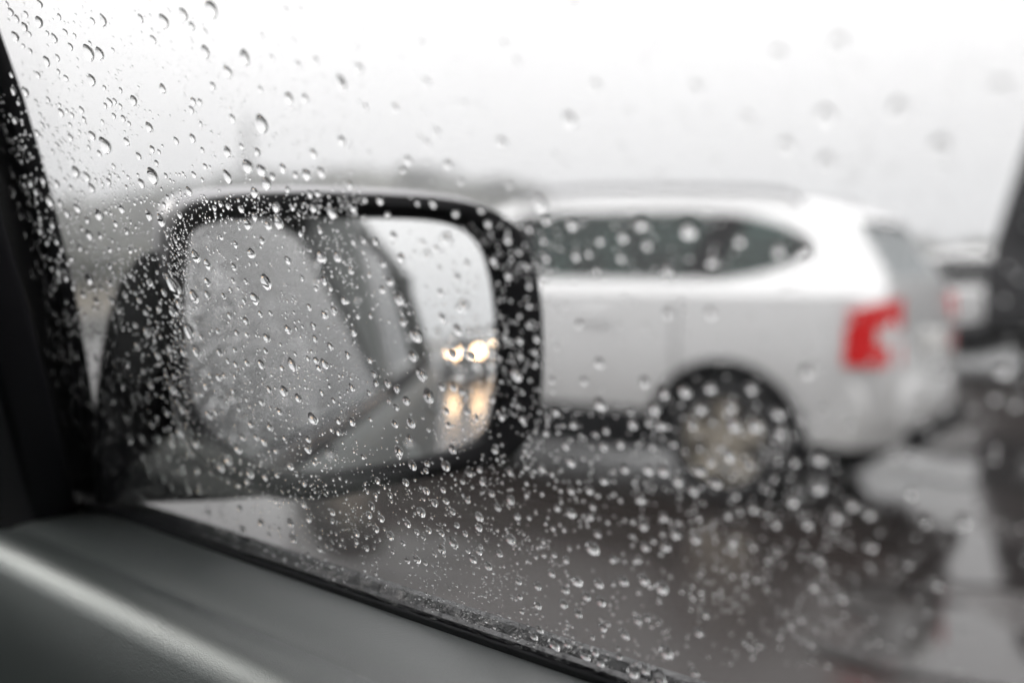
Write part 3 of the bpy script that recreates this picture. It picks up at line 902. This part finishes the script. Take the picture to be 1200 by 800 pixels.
bmb.faces.new([bmb.verts.new(p) for p in shell[-1]])
for b_ in (bmt, bmb): bmesh.ops.remove_doubles(b_, verts=b_.verts[:], dist=1e-5)
build('mirror_cap', bmt, M['mirror_cap'], wm, 60)
build('housing', bmb, M['black'], wm, 60)
arm_px = [(206, 300), (182, 292), (160, 300), (140, 330), (128, 370), (118, 420), (112, 470), (110, 560), (112, 592), (190, 590), (262, 588), (330, 582), (262, 552), (222, 515), (206, 470), (202, 390)]
build('mirror_arm', bm_prism([onmir(*p, off=-.022) for p in arm_px], -MN * .075 + Vector((.0, 0, 0)), bev=.006, seg=3), M['black'], wm, 50)

# ------------------------------------------------------------------ raindrops on the outer face of the pane
E1 = Vector((0, -1, 0))                                  # along the pane, towards the rear
E2 = Vector((-0.4, 0, 1)).normalized()                   # up the pane
SEEN = (
    '12 14 9;19 22 9;45 26 13;28 32 10;17 43 12;8 5 6;30 17 8;46 5 9;69 20 8;108 25 8;120 24 13;164 22 10;191 25 16;179 47 10;76 38 8;87 42 6;63 45 11;'
    '55 39 6;82 55 9;34 40 7;103 62 19;116 63 15;105 51 6;54 72 11;67 68 8;27 54 6;35 60 7;132 59 6;44 88 8;68 84 6;77 92 8;107 94 13;29 108 12;15 107 9;'
    '56 117 7;71 132 10;95 129 9;141 106 7;128 120 10;134 119 7;123 124 7;141 125 7;156 118 12;190 104 11;122 103 6;13 88 7;42 119 6;214 17 14;247 12 21;'
    '224 31 10;240 61 15;286 68 18;266 84 13;249 101 9;226 119 9;234 120 8;224 129 9;305 105 8;338 115 13;357 115 10;370 71 8;349 76 8;344 48 6;335 12 8;'
    '351 10 7;307 42 6;399 95 14;240 37 7;318 68 7;17 141 9;5 154 9;43 156 9;82 161 9;107 159 11;122 170 20;116 180 8;84 135 7;98 140 7;120 143 6;133 136 7;'
    '144 139 8;151 145 6;174 149 12;148 166 10;178 175 9;186 178 6;162 183 9;183 191 7;133 195 7;88 201 13;101 207 12;50 212 9;66 215 10;178 206 20;'
    '165 215 11;127 213 9;107 220 12;83 220 8;58 236 14;70 238 10;78 250 10;90 244 11;115 251 14;142 245 11;174 252 13;188 258 16;102 258 9;124 248 7;'
    '13 205 9;13 225 11;22 215 8;30 218 9;36 215 9;42 225 9;32 227 7;20 240 8;34 239 8;22 253 9;33 255 9;47 256 8;61 264 9;194 206 7;196 231 7;192 240 7;'
    '306 145 21;272 139 10;235 145 6;206 165 9;225 162 10;237 176 7;266 178 13;283 172 8;301 178 10;290 195 17;306 200 14;266 207 17;312 215 15;319 207 9;'
    '331 197 10;240 195 7;246 196 5;227 205 8;221 224 11;237 211 6;298 226 13;323 243 12;359 205 13;376 202 12;367 180 11;346 205 8;337 222 8;363 228 9;'
    '372 227 8;388 249 16;367 244 10;343 244 7;282 245 9;267 242 8;210 252 9;290 263 13;298 254 10;258 239 8;251 244 7;242 235 6;326 261 16;314 264 11;'
    '375 270 8;352 274 8;307 282 9;276 287 9;259 278 7;294 297 13;229 300 15;243 310 13;274 313 9;243 331 11;311 330 20;376 301 15;395 301 12;337 305 10;'
    '273 329 7;288 330 7;380 329 11;203 336 26;227 347 16;243 346 11;298 350 14;286 353 8;270 340 7;262 347 8;362 360 9;391 364 11;380 369 10;305 368 8;'
    '317 367 7;288 376 10;269 370 9;337 386 11;367 382 9;221 388 20;236 395 8;255 388 8;277 390 8;289 392 7;312 396 11;210 357 13;202 366 11;369 397 9;'
    '347 385 6;354 326 7;370 338 7;387 338 7;426 282 8;440 283 9;461 276 10;414 283 8;470 302 11;449 309 9;457 330 10;433 322 7;448 339 10;411 317 9;'
    '468 350 16;403 352 10;419 370 8;434 370 7;414 389 11;472 377 10;487 393 16;495 284 7;511 291 8;547 309 9;536 325 9;516 343 9;537 361 7;518 372 11;'
    '536 386 13;515 314 6;578 305 9;230 411 16;257 413 10;275 410 7;215 413 10;289 425 9;306 427 12;342 427 17;330 431 8;370 422 9;380 426 12;361 420 7;'
    '373 431 8;346 415 6;387 406 10;311 411 8;332 458 14;349 466 11;315 456 9;366 490 15;256 442 10;246 440 8;241 452 12;245 486 12;253 483 9;327 482 9;'
    '294 497 9;316 500 10;309 517 11;284 512 9;300 512 8;278 525 13;323 528 8;360 526 12;361 514 9;333 513 7;377 460 8;386 452 6;391 469 7;396 493 9;'
    '396 506 9;388 503 7;306 471 9;280 479 8;289 468 7;276 427 8;275 441 7;267 423 8;263 440 8;273 458 7;211 506 16;213 480 11;202 456 13;201 519 12;'
    '229 521 9;231 462 7;236 462 7;204 441 9;407 416 10;433 422 8;484 417 13;494 439 16;502 463 19;438 438 9;440 449 8;454 449 10;465 455 11;476 469 11;'
    '412 454 10;456 470 8;464 477 9;462 496 10;481 495 13;412 494 11;432 460 7;434 491 6;479 513 10;467 528 13;530 526 12;518 453 10;531 453 11;542 458 10;'
    '558 490 8;547 482 8;522 481 9;525 498 8;588 488 9;580 527 9;502 503 6;465 516 6;530 414 14;550 417 12;577 468 8;605 438 18;267 539 14;258 547 13;'
    '292 554 13;231 552 9;289 564 9;310 559 9;279 569 7;324 556 8;340 546 10;356 566 9;368 542 7;323 587 7;355 590 10;281 595 9;340 612 12;305 612 10;'
    '343 630 13;361 608 9;389 600 9;389 610 8;374 643 8;361 650 8;284 620 10;244 600 8;315 626 6;327 620 6;435 592 11;432 603 10;446 607 10;440 619 10;'
    '417 624 10;417 634 8;457 627 13;477 613 10;493 600 13;499 575 10;509 589 10;522 587 8;530 599 9;488 623 8;496 629 9;472 636 8;429 629 6;429 642 8;'
    '517 643 13;531 636 16;517 624 9;502 621 9;535 615 8;545 625 8;561 605 12;561 618 10;583 594 9;561 646 9;563 640 7;554 655 11;548 645 7;585 648 9;'
    '477 656 9;488 655 11;498 659 8;460 646 7;572 663 11;483 545 13;522 545 14;499 551 8;500 543 8;442 563 9;475 565 10;457 580 8;440 580 7;430 576 6;'
    '519 574 8;550 555 8;562 550 8;542 564 7;565 565 8;576 578 9;548 586 8;598 553 9;598 585 11;425 535 7;467 534 9;509 649 7;598 631 13;635 549 8;'
    '669 541 10;669 574 9;691 574 9;653 595 8;669 601 10;694 593 7;700 625 8;694 642 14;663 656 8;637 634 7;606 605 9;620 606 6;667 642 6;718 655 8;'
    '754 616 9;756 640 9;777 605 9;750 585 9;708 563 8;647 555 7;759 550 9;777 550 12;794 562 11;732 549 8;617 580 6;617 566 5;791 625 10;779 640 9;'
    '628 652 6;637 650 6;649 650 6;692 605 7;648 619 6;661 620 6;821 551 9;840 565 10;812 574 9;882 595 9;814 630 10;858 634 10;945 612 11;909 613 9;'
    '928 586 12;958 570 13;979 603 12;997 590 12;853 603 8;960 655 10;930 540 9;960 536 12;833 540 9;855 535 9;882 640 7;862 580 7;877 543 8;647 445 8;'
    '702 425 10;703 473 13;684 446 8;652 483 8;672 497 9;640 507 7;612 491 8;607 475 6;610 417 7;627 412 7;627 427 7;663 522 8;727 520 9;707 523 8;'
    '741 497 9;760 494 8;774 498 9;710 504 7;767 478 11;778 460 10;755 447 10;616 528 6;764 523 8;421 80 10;401 100 12;500 97 10;428 126 8;463 127 10;'
    '400 165 11;512 155 9;500 168 9;545 122 7;493 50 7;590 52 8;605 72 7;672 5 10;667 140 14;588 167 12;478 188 10;525 193 11;472 200 7;698 100 9;410 217 9;'
    '540 213 7;597 217 6;633 238 16;983 50 12;968 135 14;1052 127 14;1102 170 13;922 170 11;968 188 11;912 63 10;1173 100 11;815 102 8;875 137 8;670 263 11;'
    '640 258 9;620 268 8;752 263 11;758 287 9;730 278 9;807 270 15;782 318 12;835 307 11;912 293 12;943 298 11;867 282 10;703 282 8;675 300 9;690 297 7;'
    '728 302 8;699 317 8;637 282 7;640 302 8;679 380 9;608 295 7;617 312 7;637 330 8;620 335 7;620 358 7;609 370 6;833 367 10;782 367 9;534 250 9;564 246 8;'
    '572 262 9;595 281 9;596 323 9;620 381 7;507 239 9;489 238 7;454 252 8;414 245 9;445 235 9;428 235 6;609 399 8;629 397 8;591 396 6;646 671 9;630 686 11;'
    '676 681 11;701 683 10;730 680 10;754 678 12;775 688 13;662 691 9;687 698 10;704 704 11;630 709 9;660 707 11;677 718 10;609 699 7;611 716 7;706 734 10;'
    '731 742 11;632 737 9;625 745 10;649 754 15;664 754 8;680 756 6;685 767 12;703 775 11;697 764 8;741 787 12;701 791 12;689 796 11;780 763 14;773 792 16;'
    '755 784 10;725 768 8;607 681 8;747 726 9;758 723 8;694 746 6;665 731 5;1018 600 11;987 700 9;953 687 8;1020 640 9;1022 723 8;1028 750 8;890 755 7;'
    '913 745 6;950 753 7;1097 683 10;1128 610 13;1083 610 11;827 720 7;818 740 9;813 787 9;885 677 7;1067 577 9;938 725 6;1063 660 8;859 497 13;884 497 13;'
    '857 476 10;802 458 11;853 532 10;832 454 10;880 455 9;911 484 10;913 505 10;811 497 9;821 478 9;1176 432 14;1165 465 9;1189 471 11;945 435 11;'
    '130 352 10;138 363 9;146 345 9;152 322 8;128 331 10;104 327 14;77 325 10;85 336 9;118 337 7;163 352 8;170 366 7;158 381 8;172 389 12;143 384 8;'
    '186 362 8;192 343 9;175 331 10;128 311 9;152 293 9;161 406 10;147 425 11;141 451 12;168 435 8;185 417 10;198 408 10;176 452 9;154 470 9;128 495 9;'
    '150 515 11;164 512 10;183 514 11;195 484 8;177 497 8;165 534 10;197 536 9;190 561 9;173 553 7;220 575 8;233 575 9;200 571 8;145 488 8;130 470 8;'
    '112 352 9;97 345 8;83 303 9;68 318 8;58 342 8;52 302 9;45 318 8;35 330 7;54 360 8;40 285 8;28 275 8;47 271 9;66 283 8;72 292 8;93 290 9;104 275 12;'
    '117 276 9;135 262 9;128 292 8;148 271 9'
)

DROPS = [tuple(float(v) for v in q.split()) for q in SEEN.split(';') if q]
def inside_pane(px, py):
    p, k = hit(px, py, G0, GN)
    return p.z > 1.0955 and k > 0 and px > -12 + (py - 110) * 0.215
cells = {}
def free(px, py, r):
    cx_, cy_ = int(px // 24), int(py // 24)
    for i in (-1, 0, 1):
        for j in (-1, 0, 1):
            for x, y, q in cells.get((cx_ + i, cy_ + j), ()):
                if (x - px) ** 2 + (y - py) ** 2 < (r + q) ** 2: return False
    return True
def put(px, py, h): cells.setdefault((int(px // 24), int(py // 24)), []).append((px, py, h * 0.42))
DROPS = [d for d in DROPS if inside_pane(d[0], d[1])]
for d in DROPS: put(*d)
rnd = random.Random(11)
small = []
def scatter(x0, y0, x1, y1, count, lo, hi, clump=0.5):
    made = 0
    for _ in range(count * 4):
        if made >= count: break
        if small and rnd.random() < clump:
            bx, by, _h = small[rnd.randrange(max(0, len(small) - 60), len(small))]
            px, py = bx + rnd.gauss(0, 9), by + rnd.gauss(0, 9)
            if not (x0 <= px <= x1 and y0 <= py <= y1): continue
        else:
            px, py = rnd.uniform(x0, x1), rnd.uniform(y0, y1)
        h = lo + (hi - lo) * rnd.random() ** 2.4
        if inside_pane(px, py) and free(px, py, h * 0.42):
            small.append((px, py, h)); put(px, py, h); made += 1
scatter(110, 300, 222, 588, 430, 3, 6.5, 0.2)
scatter(0, 120, 112, 560, 286, 3.5, 7, 0.2)
scatter(40, 200, 220, 330, 286, 2.5, 6, 0.3)
scatter(215, 262, 420, 560, 945, 1.6, 5, 0.55)
scatter(200, 228, 430, 262, 252, 1.6, 4.5, 0.5)
scatter(200, 255, 226, 520, 218, 2, 5, 0.3)
scatter(400, 262, 600, 540, 353, 1.8, 5, 0.5)
scatter(230, 535, 620, 745, 945, 1.6, 5, 0.5)
scatter(580, 250, 660, 560, 202, 2.5, 5, 0.3)
scatter(600, 470, 1000, 780, 708, 2.5, 6, 0.3)
scatter(1000, 430, 1210, 810, 101, 3, 6, 0.2)
scatter(640, 240, 1000, 470, 135, 2.5, 5, 0.2)
scatter(-10, -10, 430, 235, 700, 1.6, 4, 0.5)
scatter(400, -10, 1210, 235, 325, 2, 5, 0.3)
scatter(1000, 235, 1210, 430, 41, 3, 6, 0.2)

def drop_mesh(bm, px, py, hpx, seg, rings, origin):
    p, k = hit(px, py, G0 + GN * 0.00006, GN)
    h = hpx * k / FX * (1.12 if px < 560 else 1.12 + min(0.34, (px - 560) * 0.0016))
    wd = h * rnd.uniform(0.80, 1.02)
    if hpx > 15 and rnd.random() < 0.6: wd = h * rnd.uniform(0.66, 0.85)
    sag = rnd.uniform(0.0, 0.28) * min(1, hpx / 12)
    lean = rnd.uniform(-0.10, 0.10)
    tall = (wd + h) / 4 * rnd.uniform(0.58, 0.76) * (0.88 if hpx > 14 else 1)
    ph = [rnd.uniform(0, 6.28) for _ in range(3)]
    am = [rnd.uniform(0.0, 0.07), rnd.uniform(0, 0.05), rnd.uniform(0, 0.03)]
    rot = rnd.uniform(-0.25, 0.25)
    def pt(rr, a, zz):
        wob = 1 + am[0] * math.cos(2 * a + ph[0]) + am[1] * math.cos(3 * a + ph[1]) + am[2] * math.cos(5 * a + ph[2])
        u = wd / 2 * rr * wob * math.cos(a)
        v = h / 2 * rr * wob * math.sin(a)
        u *= 1 - sag * 1.1 * (v / (h / 2))                 # narrower at the top
        v -= sag * h * 0.30 * (1 - rr * rr)                # fuller at the bottom
        u += lean * v
        u, v = u * math.cos(rot) - v * math.sin(rot), u * math.sin(rot) + v * math.cos(rot)
        return p + E1 * u + E2 * v + GN * zz - origin
    rows = []
    CA = 1.18                                             # opening angle of the cap
    for i in range(rings, 0, -1):
        th = CA * i / rings
        rr = math.sin(th) / math.sin(CA)
        zz = (math.cos(th) - math.cos(CA)) / (1 - math.cos(CA)) * tall
        rows.append([bm.verts.new(pt(rr, 2 * math.pi * s_ / seg, zz)) for s_ in range(seg)])
    top = bm.verts.new(pt(0, 0, tall))
    for a_, b_ in zip(rows, rows[1:]):
        for i in range(seg):
            f = bm.faces.new((a_[i], a_[(i + 1) % seg], b_[(i + 1) % seg], b_[i])[::-1]); f.smooth = True
    for i in range(seg):
        f = bm.faces.new((top, rows[-1][(i + 1) % seg], rows[-1][i])); f.smooth = True
    base = bm.faces.new([bm.verts.new(pt(1, 2 * math.pi * s_ / seg, 0)) for s_ in range(seg)])
    base.smooth = False
    return p

def backdrop(px, py):
    """what lies behind a drop, in plain words"""
    m = onmir(px, py)
    def ins(poly):
        c = False
        k = len(poly)
        for i in range(k):
            (x1, y1), (x2, y2) = poly[i], poly[(i + 1) % k]
            if (y1 > py) != (y2 > py) and px < (x2 - x1) * (py - y1) / (y2 - y1) + x1: c = not c
        return c
    if ins(glass_px):
        if px > 505 and 380 < py < 440: return 'over the headlight glow in the mirror'
        if px > 470 + (py - 250) * 0.3: return 'over the pale sky reflected in the mirror' if py < 380 else 'over the pale road reflected in the mirror'
        row = 'near the top of' if py < 325 else 'high in' if py < 385 else 'low in' if py < 455 else 'near the bottom of'
        colm = 'by its inner rim' if px < 265 else 'left of its middle' if px < 335 else 'around its middle' if px < 410 else 'by the reflected pillar'
        return f'{row} the mirror glass, {colm}'
    if ins(outer_px):
        if py < 275: return 'over the black top rim of the mirror'
        if px > 560: return 'over the black outer rim of the mirror'
        if py > 510: return 'over the black bottom rim of the mirror'
        return 'over the black inner rim of the mirror'
    if px < 20 + (py - 110) * 0.235 and px < 112: return 'over the black window frame'
    if px < 215 and py > 300: return ('over the top of the dark mirror arm' if py < 400 else 'over the foot of the dark mirror arm') if px > 108 else 'over the pale ground by the window frame'
    if py < 200 and px < 330:
        side = 'beside the window frame' if px < 60 else 'in the upper corner' if px < 130 and py < 90 else 'above the window frame bend' if px < 130 else 'high above the mirror' if py < 90 else 'close above the hill by the mirror' if py > 150 else 'midway above the mirror'
        return f'on the white sky, {side}'
    if py < 215:
        return 'on the white sky over the outer mirror edge' if px < 480 else 'on the white sky just above the silver car roof' if py > 130 and px < 800 else 'on the white sky behind the silver car tail' if px > 800 else 'high on the white sky over the silver car'
    if px < 640 and py < 300: return 'on the misty hill by the mirror'
    if px > 1100 and 200 < py < 490: return 'over the dark truck'
    if px > 630 and py < 335 and px < 960: return 'over the side windows of the silver car'
    if px > 785 and px < 935 and 440 < py < 590: return 'over the rear wheel of the silver car'
    if px > 620 and py < 475: return 'over the silver car door and tail'
    if py > 690 - (640 - px) * 0.33 and px < 820: return 'low down by the black belt strip'
    if px < 620: return 'on the pale wet road under the mirror' if px < 430 else 'on the brown wet road under the mirror corner' if py < 630 else 'on the brown wet road by the belt strip'
    if px < 800: return 'on the dark road under the silver car'
    return 'on the wet road behind the rear wheel'

ranked = sorted(DROPS, key=lambda d: -d[2])
singles, rest = ranked[:300], ranked[300:]
GROUP = 'raindrops beaded on the side window'
regions = {}
for d in singles: regions.setdefault(backdrop(d[0], d[1]), []).append(d)
labels = {}
for where, ds in regions.items():
    def first(key, word):
        for d in sorted(ds, key=key):
            if d not in labels:
                labels[d] = f'{word} raindrop {where}'
                return
    if len(ds) == 1:
        labels[ds[0]] = f'only large clear raindrop {where}'
        continue
    first(lambda d: -d[2], 'largest')
    if len(ds) > 2:
        first(lambda d: d[0], 'leftmost')
        first(lambda d: -d[0], 'rightmost')
        first(lambda d: d[1], 'uppermost')
        first(lambda d: -d[1], 'lowest')
    for d in ds:
        if d not in labels:
            labels[d] = f'{"big" if d[2] > 12 else "mid sized" if d[2] > 9 else "small"} raindrop {where}'
for d in singles:
    p, _ = hit(d[0], d[1], G0, GN)
    bm = bmesh.new()
    drop_mesh(bm, *d, 30 if d[2] > 9 else 22, 9 if d[2] > 9 else 7, p)
    me = bpy.data.meshes.new('raindrop')
    bm.to_mesh(me); bm.free()
    me.materials.append(M['water'])
    o = link('raindrop', me)
    o.location = p
    tag(o, labels[d], 'raindrop', GROUP)
bm = bmesh.new()
for d in rest + small:
    drop_mesh(bm, *d, 14 if d[2] > 4 else 10, 5 if d[2] > 4 else 4, Vector())
me = bpy.data.meshes.new('fine_raindrops')
bm.to_mesh(me); bm.free()
me.materials.append(M['water'])
tag(link('fine_raindrops', me), 'fine spray of tiny raindrops scattered over the side window', kind='stuff')

# drops on the mirror glass itself
bm = bmesh.new()
rnd2 = random.Random(5)
for k in range(46):
    px, py = (rnd2.uniform(528, 580), rnd2.uniform(372, 445)) if k < 26 else (rnd2.uniform(240, 570), rnd2.uniform(270, 530))
    c0 = onmir(px, py)
    d = c0 - cen
    c0 = M0 + c0 - MN * (0.003 + d.length_squared / (2 * RC) - 0.004 - 0.0006)
    r0 = rnd2.uniform(.0012, .0042)
    base = [bm.verts.new(c0 + MW * (r0 * math.cos(a)) + MH * (r0 * 1.1 * math.sin(a))) for a in [i * 2 * math.pi / 14 for i in range(14)]]
    prev = [bm.verts.new(v.co) for v in base]
    bm.faces.new(base[::-1])
    loops = [prev]
    for q in (.85, .6, .3):
        loops.append([bm.verts.new(c0 + (v.co - c0) * q + MN * (r0 * .55 * (1 - q * q))) for v in base])
    for a, b in zip(loops, loops[1:]):
        for i in range(14):
            bm.faces.new((a[i], a[(i + 1) % 14], b[(i + 1) % 14], b[i])).smooth = True
    bm.faces.new(loops[-1]).smooth = True
me = bpy.data.meshes.new('mirror_raindrops')
for f in bm.faces:
    pass
bm.normal_update()
bm.to_mesh(me); bm.free()
me.materials.append(M['water'])
tag(link('mirror_raindrops', me), 'small raindrops clinging to the wing mirror glass', kind='stuff')

# ------------------------------------------------------------------ misty air
bm = bm_box((-640, -640, -1.2), (640, 640, 46))
hz = build('haze', bm, None, None, 0)
hm = bpy.data.materials.new('haze')
hm.use_nodes = True
t = hm.node_tree
t.nodes.clear()
o = t.nodes.new('ShaderNodeOutputMaterial')
v = t.nodes.new('ShaderNodeVolumePrincipled')
v.inputs['Color'].default_value = (0.93, 0.95, 0.97, 1)
v.inputs['Density'].default_value = 0.0023
v.inputs['Anisotropy'].default_value = 0.0
t.links.new(v.outputs[0], o.inputs['Volume'])
hz.data.materials.append(hm)
tag(hz, kind='stuff')
